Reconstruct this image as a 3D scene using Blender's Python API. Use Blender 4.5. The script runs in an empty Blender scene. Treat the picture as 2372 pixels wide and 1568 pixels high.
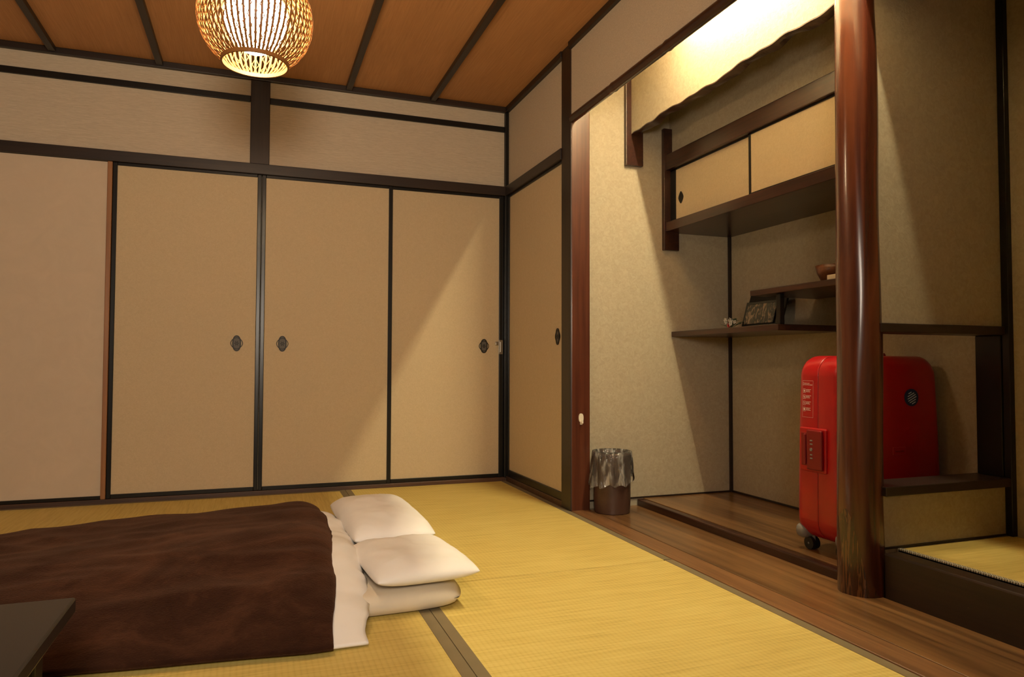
import bpy, bmesh, math, random
from mathutils import Vector, Matrix, noise
random.seed(7)
COL = bpy.context.collection
WLOC = {}

# ---------------------------------------------------------------- materials
def newmat(name):
    m = bpy.data.materials.new(name); m.use_nodes = True
    nt = m.node_tree; nt.nodes.clear()
    out = nt.nodes.new("ShaderNodeOutputMaterial")
    b = nt.nodes.new("ShaderNodeBsdfPrincipled")
    nt.links.new(b.outputs[0], out.inputs[0])
    return m, nt, b, out
def N(nt, t, **kw):
    n = nt.nodes.new(t)
    for k, v in kw.items():
        if k.startswith("i_"):
            n.inputs[k[2:].replace("_", " ")].default_value = v
        else: setattr(n, k, v)
    return n
def coords(nt, scale):
    tc = N(nt, "ShaderNodeTexCoord"); mp = N(nt, "ShaderNodeMapping")
    mp.inputs["Scale"].default_value = scale
    nt.links.new(tc.outputs["Object"], mp.inputs[0]); return mp
def ramp(nt, fac, stops):
    r = N(nt, "ShaderNodeValToRGB"); e = r.color_ramp.elements
    e[0].position, e[0].color = stops[0][0], (*stops[0][1], 1)
    e[1].position, e[1].color = stops[-1][0], (*stops[-1][1], 1)
    for p, c in stops[1:-1]:
        k = e.new(p); k.color = (*c, 1)
    nt.links.new(fac, r.inputs[0]); return r
def bump(nt, b, h, strength, dist):
    bp = N(nt, "ShaderNodeBump"); bp.inputs["Strength"].default_value = strength
    bp.inputs["Distance"].default_value = dist
    nt.links.new(h, bp.inputs["Height"]); nt.links.new(bp.outputs[0], b.inputs["Normal"])
def plain(name, col, rough=0.5, metal=0, spec=0.5, var=0.06, coat=0):
    m, nt, b, o = newmat(name)
    mp = coords(nt, (1, 1, 1)); n = N(nt, "ShaderNodeTexNoise", i_Scale=14.0, i_Detail=4.0)
    nt.links.new(mp.outputs[0], n.inputs["Vector"])
    r = ramp(nt, n.outputs[0], [(0.3, tuple(c * (1 - var) for c in col)), (0.7, tuple(min(1, c * (1 + var)) for c in col))])
    nt.links.new(r.outputs[0], b.inputs["Base Color"])
    b.inputs["Roughness"].default_value = rough; b.inputs["Metallic"].default_value = metal
    b.inputs["Specular IOR Level"].default_value = spec; b.inputs["Coat Weight"].default_value = coat
    b.inputs["Coat Roughness"].default_value = 0.12
    return m
def wood(name, dark, light, axis='Z', rough=0.35, fine=60, coat=0.0, bstr=0.15, spec=0.5):
    m, nt, b, o = newmat(name)
    s = [fine, fine, fine]; s['XYZ'.index(axis)] = fine / 28
    mp = coords(nt, tuple(s)); n = N(nt, "ShaderNodeTexNoise", i_Scale=1.0, i_Detail=6.0, i_Roughness=0.6, i_Distortion=0.4)
    nt.links.new(mp.outputs[0], n.inputs["Vector"])
    s2 = [7, 7, 7]; s2['XYZ'.index(axis)] = 1.0
    mp2 = coords(nt, tuple(s2)); n2 = N(nt, "ShaderNodeTexNoise", i_Scale=1.0, i_Detail=3.0)
    nt.links.new(mp2.outputs[0], n2.inputs["Vector"])
    mx = N(nt, "ShaderNodeMath", operation='MULTIPLY_ADD'); mx.inputs[1].default_value = 0.6
    nt.links.new(n.outputs[0], mx.inputs[0])
    m2 = N(nt, "ShaderNodeMath", operation='MULTIPLY'); m2.inputs[1].default_value = 0.4
    nt.links.new(n2.outputs[0], m2.inputs[0]); nt.links.new(m2.outputs[0], mx.inputs[2])
    r = ramp(nt, mx.outputs[0], [(0.36, dark), (0.64, light)])
    nt.links.new(r.outputs[0], b.inputs["Base Color"])
    b.inputs["Roughness"].default_value = rough; b.inputs["Coat Weight"].default_value = coat
    b.inputs["Coat Roughness"].default_value = 0.15
    b.inputs["Specular IOR Level"].default_value = spec
    bump(nt, b, n.outputs[0], bstr, 0.002)
    return m
def paper(name, c1, c2, scale=(1, 1, 1), ns=55, rough=0.85, bstr=0.25):
    m, nt, b, o = newmat(name)
    mp = coords(nt, scale); n = N(nt, "ShaderNodeTexNoise", i_Scale=float(ns), i_Detail=6.0, i_Roughness=0.65, i_Distortion=1.2)
    nt.links.new(mp.outputs[0], n.inputs["Vector"])
    r = ramp(nt, n.outputs[0], [(0.36, c1), (0.64, c2)])
    nt.links.new(r.outputs[0], b.inputs["Base Color"]); b.inputs["Roughness"].default_value = rough
    b.inputs["Specular IOR Level"].default_value = 0.2
    bump(nt, b, n.outputs[0], bstr, 0.002); return m

M = {}
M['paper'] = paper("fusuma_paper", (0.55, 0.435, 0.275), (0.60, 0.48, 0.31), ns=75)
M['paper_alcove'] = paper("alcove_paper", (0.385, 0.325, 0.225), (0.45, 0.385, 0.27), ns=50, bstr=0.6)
M['wallcloth'] = paper("wall_cloth", (0.48, 0.40, 0.295), (0.61, 0.515, 0.385), scale=(0.5, 4, 10), ns=34)
M['pinkwall'] = paper("pink_plaster", (0.585, 0.475, 0.35), (0.615, 0.50, 0.37), ns=9, bstr=0.05)
M['ceil'] = wood("ceiling_veneer", (0.42, 0.200, 0.075), (0.54, 0.270, 0.108), 'Y', rough=0.55, fine=140, bstr=0.05, spec=0.25)
M['black'] = plain("black_lacquer", (0.010, 0.009, 0.008), 0.30, spec=0.35)
M['dark'] = wood("dark_beam", (0.012, 0.007, 0.005), (0.030, 0.016, 0.010), 'X', rough=0.4)
M['darky'] = wood("dark_beam_deep", (0.012, 0.007, 0.005), (0.030, 0.016, 0.010), 'Y', rough=0.4)
M['darkz'] = wood("dark_post", (0.014, 0.008, 0.006), (0.032, 0.017, 0.011), 'Z', rough=0.4)
M['red'] = wood("redbrown_post", (0.055, 0.014, 0.007), (0.11, 0.032, 0.014), 'Z', rough=0.35, coat=0.15)
M['edge'] = wood("orange_edge", (0.26, 0.11, 0.04), (0.36, 0.165, 0.065), 'Z')
M['board'] = wood("alcove_board", (0.060, 0.027, 0.010), (0.27, 0.135, 0.050), 'Y', rough=0.30, fine=28, coat=0.3)
M['rail'] = wood("rail_wood", (0.13, 0.058, 0.022), (0.26, 0.125, 0.048), 'Y', rough=0.4, fine=70)
M['sill'] = wood("sill_wood", (0.04, 0.018, 0.010), (0.10, 0.045, 0.022), 'X', rough=0.45)
M['shelf'] = wood("shelf_wood", (0.018, 0.007, 0.005), (0.055, 0.018, 0.010), 'Y', rough=0.3, coat=0.2)
M['heri'] = plain("tatami_border_cloth", (0.19, 0.145, 0.075), 0.9)
M['white'] = plain("white_cotton", (0.85, 0.83, 0.81), 0.9, spec=0.1, var=0.02)
M['cream'] = plain("cream_mattress", (0.70, 0.62, 0.50), 0.9, spec=0.1, var=0.03)
M['bronze'] = plain("dark_bronze", (0.02, 0.017, 0.014), 0.5, metal=0.5)
M['bronze2'] = plain("grey_bronze", (0.12, 0.105, 0.09), 0.6, metal=0.3)
M['steel'] = plain("steel", (0.30, 0.27, 0.22), 0.35, metal=0.9)
M['redplastic'] = plain("red_plastic", (0.40, 0.004, 0.006), 0.32, var=0.03, coat=0.2)
M['redplastic2'] = plain("dark_red_plastic", (0.20, 0.004, 0.005), 0.35, var=0.03)
M['grey'] = plain("grey_plastic", (0.22, 0.21, 0.20), 0.5)
M['rubber'] = plain("black_rubber", (0.012, 0.012, 0.013), 0.4)
M['navy'] = plain("navy_sticker", (0.012, 0.025, 0.10), 0.5)
M['print'] = plain("white_print", (0.88, 0.85, 0.80), 0.6)
M['print2'] = plain("pale_blue_print", (0.72, 0.80, 0.90), 0.6)
M['ivory'] = plain("ivory_plastic", (0.75, 0.68, 0.55), 0.4)
M['bin'] = plain("brown_bin", (0.075, 0.036, 0.024), 0.4)
M['table'] = plain("black_table", (0.010, 0.010, 0.011), 0.30)
M['bowl'] = wood("bowl_wood", (0.10, 0.03, 0.012), (0.22, 0.08, 0.03), 'X', rough=0.35)
M['green'] = plain("leaf_green", (0.07, 0.12, 0.05), 0.6)
M['petal'] = plain("petal_white", (0.7, 0.68, 0.6), 0.6)
M['petalred'] = plain("petal_red", (0.45, 0.03, 0.03), 0.6)
def emis(name, col, s):
    m, nt, b, o = newmat(name); b.inputs["Base Color"].default_value = (*col, 1)
    b.inputs["Emission Color"].default_value = (*col, 1); b.inputs["Emission Strength"].default_value = s
    return m
M['tube'] = emis("fluorescent_glow", (1.0, 0.865, 0.54), 390)
M['glow'] = emis("lamp_paper_glow", (1.0, 0.77, 0.46), 80.0)
def bamboo(name, c, fac):
    m, nt, b, o = newmat(name)
    b.inputs["Base Color"].default_value = (*c, 1); b.inputs["Roughness"].default_value = 0.5
    t = N(nt, "ShaderNodeBsdfTranslucent"); t.inputs[0].default_value = (*c, 1)
    mx = N(nt, "ShaderNodeMixShader"); mx.inputs[0].default_value = fac
    nt.links.new(b.outputs[0], mx.inputs[1]); nt.links.new(t.outputs[0], mx.inputs[2]); nt.links.new(mx.outputs[0], o.inputs[0])
    return m
M['bamboo'] = bamboo("bamboo_strip", (0.24, 0.095, 0.018), 0.02)
M['bamboo2'] = bamboo("bamboo_ring", (0.26, 0.11, 0.025), 0.02)
def plastic_film():
    m, nt, b, o = newmat("clear_film")
    t = N(nt, "ShaderNodeBsdfTransparent"); t.inputs[0].default_value = (0.96, 0.95, 0.93, 1)
    g = N(nt, "ShaderNodeBsdfGlossy"); g.inputs["Roughness"].default_value = 0.12
    df = N(nt, "ShaderNodeBsdfTranslucent"); df.inputs[0].default_value = (0.9, 0.85, 0.78, 1)
    d2 = N(nt, "ShaderNodeBsdfDiffuse"); d2.inputs[0].default_value = (0.9, 0.85, 0.78, 1)
    dm = N(nt, "ShaderNodeMixShader"); dm.inputs[0].default_value = 0.6
    nt.links.new(df.outputs[0], dm.inputs[1]); nt.links.new(d2.outputs[0], dm.inputs[2])
    fr = N(nt, "ShaderNodeFresnel"); fr.inputs[0].default_value = 1.5
    nn = N(nt, "ShaderNodeTexNoise", i_Scale=38.0, i_Detail=2.0); mp = coords(nt, (1, 1, 0.3))
    nt.links.new(mp.outputs[0], nn.inputs["Vector"])
    bp = N(nt, "ShaderNodeBump"); bp.inputs["Strength"].default_value = 1.0; bp.inputs["Distance"].default_value = 0.02
    nt.links.new(nn.outputs[0], bp.inputs["Height"]); nt.links.new(bp.outputs[0], g.inputs["Normal"]); nt.links.new(bp.outputs[0], fr.inputs["Normal"])
    m0 = N(nt, "ShaderNodeMixShader")
    rr = ramp(nt, nn.outputs[0], [(0.46, (0.08, 0.08, 0.08)), (0.54, (0.22, 0.22, 0.22)), (0.66, (0.6, 0.6, 0.6))]); nt.links.new(rr.outputs[0], m0.inputs[0])  # whitish noise patches painted into the clear film as its highlights
    nt.links.new(t.outputs[0], m0.inputs[1]); nt.links.new(dm.outputs[0], m0.inputs[2])
    mx = N(nt, "ShaderNodeMixShader")
    nt.links.new(fr.outputs[0], mx.inputs[0]); nt.links.new(m0.outputs[0], mx.inputs[1]); nt.links.new(g.outputs[0], mx.inputs[2])
    nt.links.new(mx.outputs[0], o.inputs[0]); return m
M['film'] = plastic_film()
def absin(nt, sock, period):
    k = N(nt, "ShaderNodeMath", operation='MULTIPLY'); k.inputs[1].default_value = math.pi / period
    nt.links.new(sock, k.inputs[0]); q = N(nt, "ShaderNodeMath", operation='SINE'); nt.links.new(k.outputs[0], q.inputs[0])
    a = N(nt, "ShaderNodeMath", operation='ABSOLUTE'); nt.links.new(q.outputs[0], a.inputs[0]); return a
def tatami(name, along):
    m, nt, b, o = newmat(name)
    tc = N(nt, "ShaderNodeTexCoord"); sx = N(nt, "ShaderNodeSeparateXYZ"); nt.links.new(tc.outputs["Object"], sx.inputs[0])
    A, B = (0, 1) if along == 'Y' else (1, 0)
    a1 = absin(nt, sx.outputs[A], 0.0145); a2 = absin(nt, sx.outputs[B], 0.0075)
    p = N(nt, "ShaderNodeMath", operation='MULTIPLY_ADD'); p.inputs[1].default_value = 0.25
    nt.links.new(a2.outputs[0], p.inputs[0]); nt.links.new(a1.outputs[0], p.inputs[2])
    mp = coords(nt, (6, 140, 10) if along == 'Y' else (140, 6, 10)); n = N(nt, "ShaderNodeTexNoise", i_Scale=1.0, i_Detail=4.0)
    nt.links.new(mp.outputs[0], n.inputs["Vector"])
    mp3 = coords(nt, (2.5, 2.5, 2)); n3 = N(nt, "ShaderNodeTexNoise", i_Scale=1.0, i_Detail=3.0); nt.links.new(mp3.outputs[0], n3.inputs["Vector"])
    ad = N(nt, "ShaderNodeMath", operation='MULTIPLY_ADD'); ad.inputs[1].default_value = 0.13
    nt.links.new(p.outputs[0], ad.inputs[0]); nt.links.new(n.outputs[0], ad.inputs[2])
    ad2 = N(nt, "ShaderNodeMath", operation='MULTIPLY_ADD'); ad2.inputs[1].default_value = 0.4
    nt.links.new(n3.outputs[0], ad2.inputs[0]); nt.links.new(ad.outputs[0], ad2.inputs[2])
    r = ramp(nt, ad2.outputs[0], [(0.44, (0.48, 0.35, 0.09)), (0.76, (0.63, 0.48, 0.135)), (1.0, (0.69, 0.545, 0.17))])
    nt.links.new(r.outputs[0], b.inputs["Base Color"]); b.inputs["Roughness"].default_value = 0.6
    b.inputs["Specular IOR Level"].default_value = 0.3
    bump(nt, b, p.outputs[0], 0.4, 0.0015); return m
M['tatami'] = tatami("tatami_weave", 'Y'); M['tatamix'] = tatami("tatami_weave_cross", 'X')
def brocade():
    m, nt, b, o = newmat("brocade_border")
    tc = N(nt, "ShaderNodeTexCoord"); sx = N(nt, "ShaderNodeSeparateXYZ"); nt.links.new(tc.outputs["Object"], sx.inputs[0])
    s1 = N(nt, "ShaderNodeMath", operation='ADD'); nt.links.new(sx.outputs[0], s1.inputs[0]); nt.links.new(sx.outputs[1], s1.inputs[1])
    s2 = N(nt, "ShaderNodeMath", operation='SUBTRACT'); nt.links.new(sx.outputs[0], s2.inputs[0]); nt.links.new(sx.outputs[1], s2.inputs[1])
    a1 = absin(nt, s1.outputs[0], 0.015); a2 = absin(nt, s2.outputs[0], 0.015)
    mu = N(nt, "ShaderNodeMath", operation='MULTIPLY'); nt.links.new(a1.outputs[0], mu.inputs[0]); nt.links.new(a2.outputs[0], mu.inputs[1])
    r = ramp(nt, mu.outputs[0], [(0.22, (0.60, 0.56, 0.46)), (0.34, (0.03, 0.026, 0.02)), (0.72, (0.03, 0.026, 0.02)), (0.82, (0.55, 0.5, 0.4))])
    nt.links.new(r.outputs[0], b.inputs["Base Color"]); b.inputs["Roughness"].default_value = 0.8; return m
M['brocade'] = brocade()
def plush():
    m, nt, b, o = newmat("brown_plush")
    mp = coords(nt, (1, 1.4, 1)); n = N(nt, "ShaderNodeTexNoise", i_Scale=3.5, i_Detail=9.0, i_Roughness=0.72, i_Distortion=0.5)
    nt.links.new(mp.outputs[0], n.inputs["Vector"])
    r = ramp(nt, n.outputs[0], [(0.36, (0.019, 0.0075, 0.0045)), (0.52, (0.033, 0.013, 0.0075)), (0.68, (0.068, 0.028, 0.015))])
    nt.links.new(r.outputs[0], b.inputs["Base Color"]); b.inputs["Roughness"].default_value = 0.95
    b.inputs["Specular IOR Level"].default_value = 0.05
    b.inputs["Sheen Weight"].default_value = 0.20; b.inputs["Sheen Tint"].default_value = (0.55, 0.3, 0.18, 1)
    n2 = N(nt, "ShaderNodeTexNoise", i_Scale=160.0, i_Detail=3.0); nt.links.new(mp.outputs[0], n2.inputs["Vector"])
    bump(nt, b, n2.outputs[0], 0.6, 0.004); return m
M['plush'] = plush()
def pillar_mat():
    m, nt, b, o = newmat("polished_log")
    mp = coords(nt, (26, 26, 1.6)); n = N(nt, "ShaderNodeTexNoise", i_Scale=1.0, i_Detail=5.0, i_Roughness=0.45, i_Distortion=0.8)
    nt.links.new(mp.outputs[0], n.inputs["Vector"])
    r = ramp(nt, n.outputs[0], [(0.30, (0.038, 0.008, 0.004)), (0.5, (0.085, 0.020, 0.008)), (0.72, (0.140, 0.037, 0.014))])
    tc = N(nt, "ShaderNodeTexCoord"); sx = N(nt, "ShaderNodeSeparateXYZ"); nt.links.new(tc.outputs["Object"], sx.inputs[0])
    t1 = N(nt, "ShaderNodeMath", operation='MULTIPLY_ADD'); t1.inputs[1].default_value = 0.13
    nt.links.new(sx.outputs[2], t1.inputs[0]); nt.links.new(sx.outputs[0], t1.inputs[2])
    mask = N(nt, "ShaderNodeMath", operation='LESS_THAN'); mask.inputs[1].default_value = -0.034; nt.links.new(t1.outputs[0], mask.inputs[0])
    mp2 = coords(nt, (60, 60, 6)); w = N(nt, "ShaderNodeTexNoise", i_Scale=1.0, i_Detail=2.0, i_Distortion=2.5); nt.links.new(mp2.outputs[0], w.inputs["Vector"])
    r2 = ramp(nt, w.outputs[0], [(0.52, (0.040, 0.010, 0.005)), (0.62, (0.14, 0.058, 0.021))])
    mx = N(nt, "ShaderNodeMix", data_type='RGBA'); nt.links.new(mask.outputs[0], mx.inputs[0])
    nt.links.new(r.outputs[0], mx.inputs[6]); nt.links.new(r2.outputs[0], mx.inputs[7])
    nt.links.new(mx.outputs[2], b.inputs["Base Color"])
    b.inputs["Roughness"].default_value = 0.27; b.inputs["Coat Weight"].default_value = 0.5; b.inputs["Coat Roughness"].default_value = 0.12
    bump(nt, b, n.outputs[0], 0.25, 0.003); return m
M['pillar'] = pillar_mat()

# ---------------------------------------------------------------- mesh helpers
def finish(name, verts, faces, mat, parent=None, origin=None, smooth=False):
    vs = [Vector(v) for v in verts]
    if origin is None:
        mn = Vector([min(v[i] for v in vs) for i in range(3)]); mxx = Vector([max(v[i] for v in vs) for i in range(3)])
        origin = Vector(((mn.x + mxx.x) / 2, (mn.y + mxx.y) / 2, mn.z))
    origin = Vector(origin)
    me = bpy.data.meshes.new(name); me.from_pydata([tuple(v - origin) for v in vs], [], faces); me.update()
    bm = bmesh.new(); bm.from_mesh(me); bmesh.ops.recalc_face_normals(bm, faces=bm.faces); bm.to_mesh(me); bm.free()
    if smooth:
        for p in me.polygons: p.use_smooth = True
    if mat: me.materials.append(mat)
    o = bpy.data.objects.new(name, me); COL.objects.link(o)
    WLOC[o.name] = origin
    if parent: o.parent = parent; o.location = origin - WLOC[parent.name]
    else: o.location = origin
    return o
def empty(name, loc, parent=None):
    o = bpy.data.objects.new(name, None); COL.objects.link(o); o.empty_display_size = 0.05
    WLOC[o.name] = Vector(loc)
    if parent: o.parent = parent; o.location = Vector(loc) - WLOC[parent.name]
    else: o.location = loc
    return o
def geo_from_bm(bm):
    bm.verts.index_update()
    return [v.co.copy() for v in bm.verts], [[v.index for v in f.verts] for f in bm.faces]
def boxgeo(x0, x1, y0, y1, z0, z1, bev=0.0, seg=2):
    bm = bmesh.new(); bmesh.ops.create_cube(bm, size=1)
    for v in bm.verts:
        v.co = Vector(((x0 + x1) / 2 + v.co.x * (x1 - x0), (y0 + y1) / 2 + v.co.y * (y1 - y0), (z0 + z1) / 2 + v.co.z * (z1 - z0)))
    if bev > 0: bmesh.ops.bevel(bm, geom=list(bm.edges), offset=bev, segments=seg, profile=0.5, affect='EDGES')
    g = geo_from_bm(bm); bm.free(); return g
def merge(gs):
    V, F = [], []
    for v, f in gs:
        k = len(V); V += list(v); F += [[i + k for i in q] for q in f]
    return V, F
def box(name, x0, x1, y0, y1, z0, z1, mat, parent=None, bev=0.002, seg=2):
    v, f = boxgeo(min(x0, x1), max(x0, x1), min(y0, y1), max(y0, y1), min(z0, z1), max(z0, z1), bev, seg)
    return finish(name, v, f, mat, parent)
def struct(o): o["kind"] = "structure"; return o
def thing(o, label, cat, group=None):
    o["label"] = label; o["category"] = cat
    if group: o["group"] = group
    return o
TR = [0]
def trim(x0, x1, y0, y1, z0, z1, mat, bev=0.003):
    TR[0] += 1
    return struct(box("trim_%d" % TR[0], x0, x1, y0, y1, z0, z1, mat, bev=bev))
def lathe(prof, cx, cy, seg=48, closed_top=False, closed_bot=False):
    V, F = [], []
    for r, z in prof:
        for i in range(seg):
            a = 2 * math.pi * i / seg; V.append((cx + r * math.cos(a), cy + r * math.sin(a), z))
    for k in range(len(prof) - 1):
        for i in range(seg):
            j = (i + 1) % seg; F.append([k * seg + i, k * seg + j, (k + 1) * seg + j, (k + 1) * seg + i])
    if closed_bot: F.append(list(range(seg))[::-1])
    if closed_top: F.append([(len(prof) - 1) * seg + i for i in range(seg)])
    return V, F
def tube(p0, p1, r, seg=16):
    p0, p1 = Vector(p0), Vector(p1); d = (p1 - p0).normalized()
    a = d.orthogonal().normalized(); b = d.cross(a); V = []
    for p in (p0, p1):
        for i in range(seg):
            t = 2 * math.pi * i / seg; V.append(p + a * (r * math.cos(t)) + b * (r * math.sin(t)))
    F = [[i, (i + 1) % seg, seg + (i + 1) % seg, seg + i] for i in range(seg)] + [list(range(seg))[::-1], [seg + i for i in range(seg)]]
    return V, F
def disc(c, u, v, n, ru, rv, th, seg=40, power=1.0):
    """elliptic plate: centre c, in-plane axes u,v, normal n"""
    c, u, v, n = Vector(c), Vector(u), Vector(v), Vector(n); V = []
    for k in (0, th):
        for i in range(seg):
            a = 2 * math.pi * i / seg
            x = math.copysign(abs(math.cos(a)) ** power, math.cos(a)); y = math.copysign(abs(math.sin(a)) ** power, math.sin(a))
            V.append(c + u * (ru * x) + v * (rv * y) + n * k)
    F = [[i, (i + 1) % seg, seg + (i + 1) % seg, seg + i] for i in range(seg)] + [list(range(seg))[::-1], [seg + i for i in range(seg)]]
    return V, F
def ringplate(c, u, v, n, ru, rv, w, th, seg=48, power=1.0):
    c, u, v, n = Vector(c), Vector(u), Vector(v), Vector(n); V = []
    for (dr, k) in ((0, 0), (0, th), (-w, th), (-w, 0)):
        for i in range(seg):
            a = 2 * math.pi * i / seg
            x = math.copysign(abs(math.cos(a)) ** power, math.cos(a)); y = math.copysign(abs(math.sin(a)) ** power, math.sin(a))
            V.append(c + u * ((ru + dr) * x) + v * ((rv + dr) * y) + n * k)
    F = []
    for r in range(4):
        for i in range(seg):
            j = (i + 1) % seg; q = (r + 1) % 4; F.append([r * seg + i, r * seg + j, q * seg + j, q * seg + i])
    return V, F
def textmesh(name, body, size, loc, rot, mat, parent, align='LEFT', ext=0.0002):
    cu = bpy.data.curves.new("tmp", "FONT"); cu.body = body; cu.size = size; cu.extrude = ext; cu.align_x = align; cu.space_line = 0.95
    t = bpy.data.objects.new("tmp", cu); COL.objects.link(t)
    bpy.context.view_layer.update(); dg = bpy.context.evaluated_depsgraph_get()
    me = bpy.data.meshes.new_from_object(t.evaluated_get(dg)); bpy.data.objects.remove(t)
    me.materials.clear(); me.materials.append(mat)
    from mathutils import Euler
    R = Euler(rot).to_matrix().to_4x4(); me.transform(R)
    o = bpy.data.objects.new(name, me); COL.objects.link(o); WLOC[o.name] = Vector(loc)
    o.parent = parent; o.location = Vector(loc) - WLOC[parent.name]; return o

H = 2.36; H2 = 2.50
# ---------------------------------------------------------------- shell
struct(box("floor", -3.6, 1.1, -5.4, 0.14, -0.10, -0.042, M['sill'], bev=0))
struct(box("floor_platform", 0.456, 0.983, -5.3, -2.463, -0.042, 0.1045, M['sill'], bev=0))
struct(box("ceiling", -3.7, 0.10, -5.4, 0.14, H, H + 0.02, M['ceil'], bev=0))
struct(box("ceiling_alcove", -0.05, 1.1, -5.4, 0.14, H2, H2 + 0.08, M['ceil'], bev=0))
struct(box("wall_back", -3.7, 1.1, 0.045, 0.14, -0.04, H2, M['wallcloth'], bev=0))
struct(box("wall_left", -3.7, -3.6, -5.4, 0.045, -0.04, H, M['pinkwall'], bev=0))
struct(box("wall_rear", -3.6, 1.1, -5.4, -5.3, -0.04, H2, M['wallcloth'], bev=0))
struct(box("wall_right", 0.045, 0.10, -0.87, 0.045, -0.04, H, M['wallcloth'], bev=0))
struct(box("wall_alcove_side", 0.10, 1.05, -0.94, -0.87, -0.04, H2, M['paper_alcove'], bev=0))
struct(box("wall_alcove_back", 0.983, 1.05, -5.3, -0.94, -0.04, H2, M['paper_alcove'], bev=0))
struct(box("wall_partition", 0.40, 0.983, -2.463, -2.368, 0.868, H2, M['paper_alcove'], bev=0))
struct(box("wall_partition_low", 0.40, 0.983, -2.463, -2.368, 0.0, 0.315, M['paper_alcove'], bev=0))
struct(box("wall_above_pole", 0.0, 0.035, -5.3, -0.98, 1.985, H, M['wallcloth'], bev=0))
struct(box("wall_alcove_upstand", 0.035, 0.10, -5.3, -0.87, H + 0.02, H2, M['wallcloth'], bev=0))
struct(box("wall_upper_back", -3.6, 0.0, 0.012, 0.045, 1.85, H, M['wallcloth'], bev=0))
struct(box("wall_upper_right", 0.012, 0.045, -0.87, 0.0, 1.85, H, M['wallcloth'], bev=0))
struct(box("wall_left_panel", -3.6, -2.228, 0.008, 0.045, 0.03, 1.79, M['pinkwall'], bev=0))
# back wall trims
trim(-3.6, 0.0, -0.012, 0.03, 2.325, H, M['dark'])
trim(-3.6, -1.527, 0.0, 0.03, 2.200, 2.235, M['black'])
trim(-1.424, 0.0, 0.0, 0.03, 2.200, 2.235, M['black'])
trim(-3.6, 0.0, -0.012, 0.045, 1.792, 1.85, M['dark'])
trim(-1.527, -1.424, -0.006, 0.04, 1.85, 2.325, M['darkz'])
trim(-3.6, 0.0, -0.004, 0.045, -0.042, 0.022, M['sill'])
trim(-3.6, -2.228, 0.0, 0.03, 0.022, 0.04, M['black'])
trim(-2.228, -2.205, -0.004, 0.04, 0.022, 1.792, M['edge'])
trim(-0.012, 0.012, -0.012, 0.03, 0.022, 2.325, M['black'])
# right wall trims
trim(-0.012, 0.03, -0.87, -0.012, 2.325, H, M['darky'])
trim(-0.012, 0.045, -0.87, -0.012, 1.792, 1.85, M['darky'])
trim(0.0, 0.045, -0.87, -0.004, -0.042, 0.03, M['sill'])
trim(0.0, 0.103, -0.98, -0.87, -0.042, H, M['red'], bev=0.004)
trim(-0.004, 0.06, -0.979, -0.865, 0.001, H, M['darkz'])
trim(-0.02, 0.03, -5.3, -0.98, 2.325, H, M['darky'])
# ceiling battens
for x in (-3.49, -2.99, -2.49, -1.99, -1.49, -0.988, -0.485):
    trim(x - 0.017, x + 0.017, -5.3, -0.012, H - 0.028, H, M['darky'])
# alcove trims
trim(0.968, 0.983, -0.955, -0.94, 0.04, 1.44, M['darkz'], bev=0.001)
trim(0.12, 0.975, -0.946, -0.94, 0.035, 0.043, M['dark'], bev=0.001)
trim(0.975, 0.983, -2.36, -0.95, 0.035, 0.045, M['darky'], bev=0.001)
trim(0.40, 0.983, -2.475, -2.36, 0.838, 0.868, M['dark'])
trim(0.40, 0.983, -2.485, -2.355, 0.315, 0.345, M['dark'])
trim(0.957, 0.984, -2.462, -2.369, 0.345, 0.838, M['black'])
trim(0.962, 0.990, -2.49, -2.463, 0.145, H2, M['black'])
trim(0.41, 0.962, -2.467, -2.462, 0.145, 0.152, M['dark'], bev=0.001)
# raised step
trim(0.39, 0.455, -5.3, -2.478, -0.042, 0.14, M['darky'], bev=0.006)
# boards between tatami and alcove
trim(0.0, 0.095, -5.3, -0.98, -0.042, 0.004, M['rail'], bev=0.003)
trim(0.098, 0.104, -5.3, -0.98, -0.042, -0.004, M['black'], bev=0.0)
trim(0.106, 0.392, -5.3, -0.94, -0.042, 0.0, M['board'], bev=0.003)
trim(0.392, 0.43, -2.40, -0.94, -0.042, 0.032, M['shelf'], bev=0.006)
trim(0.43, 0.983, -2.368, -0.94, -0.042, 0.035, M['board'], bev=0.002)

# ---------------------------------------------------------------- tatami
def mat_obj(x0, x1, y0, y1, zt, mode='Y'):
    e = empty("tatami_mat", ((x0 + x1) / 2, (y0 + y1) / 2, zt - 0.04))
    g = 0.001; h = 0.003
    box("woven_surface", x0 + g, x1 - g, y0 + h, y1 - h, zt - 0.04, zt, M['tatamix' if mode == 'X' else 'tatami'], e, bev=0.003)
    if mode == 'Y':
        box("cloth_border", x0 + g, x0 + 0.033, y0 + h, y1 - h, zt - 0.01, zt + 0.0012, M['heri'], e, bev=0.0005)
    if mode in 'XY':
        box("cloth_border", x1 - 0.033, x1 - g, y0 + h, y1 - h, zt - 0.01, zt + 0.0012, M['heri'], e, bev=0.0005)
    if mode == 'X':
        for a, b in ((y0 + h, y0 + 0.033), (y1 - 0.033, y1 - h)):
            box("cloth_border", x0 + g, x1 - 0.034, a, b, zt - 0.01, zt + 0.0012, M['heri'], e, bev=0.0005)
    return e
LM = "woven yellow rush tatami mat with brown cloth borders"
mats = [(-0.985, -0.001, a, b, 'Y') for a, b in ((-1.88, -0.005), (-3.76, -1.88), (-5.3, -3.76))]
mats += [(-2.87, -0.985, -0.945, -0.005, 'X'), (-2.87, -0.985, -1.88, -0.945, 'X'), (-3.6, -2.87, -1.88, -0.005, 'Y')]
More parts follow.
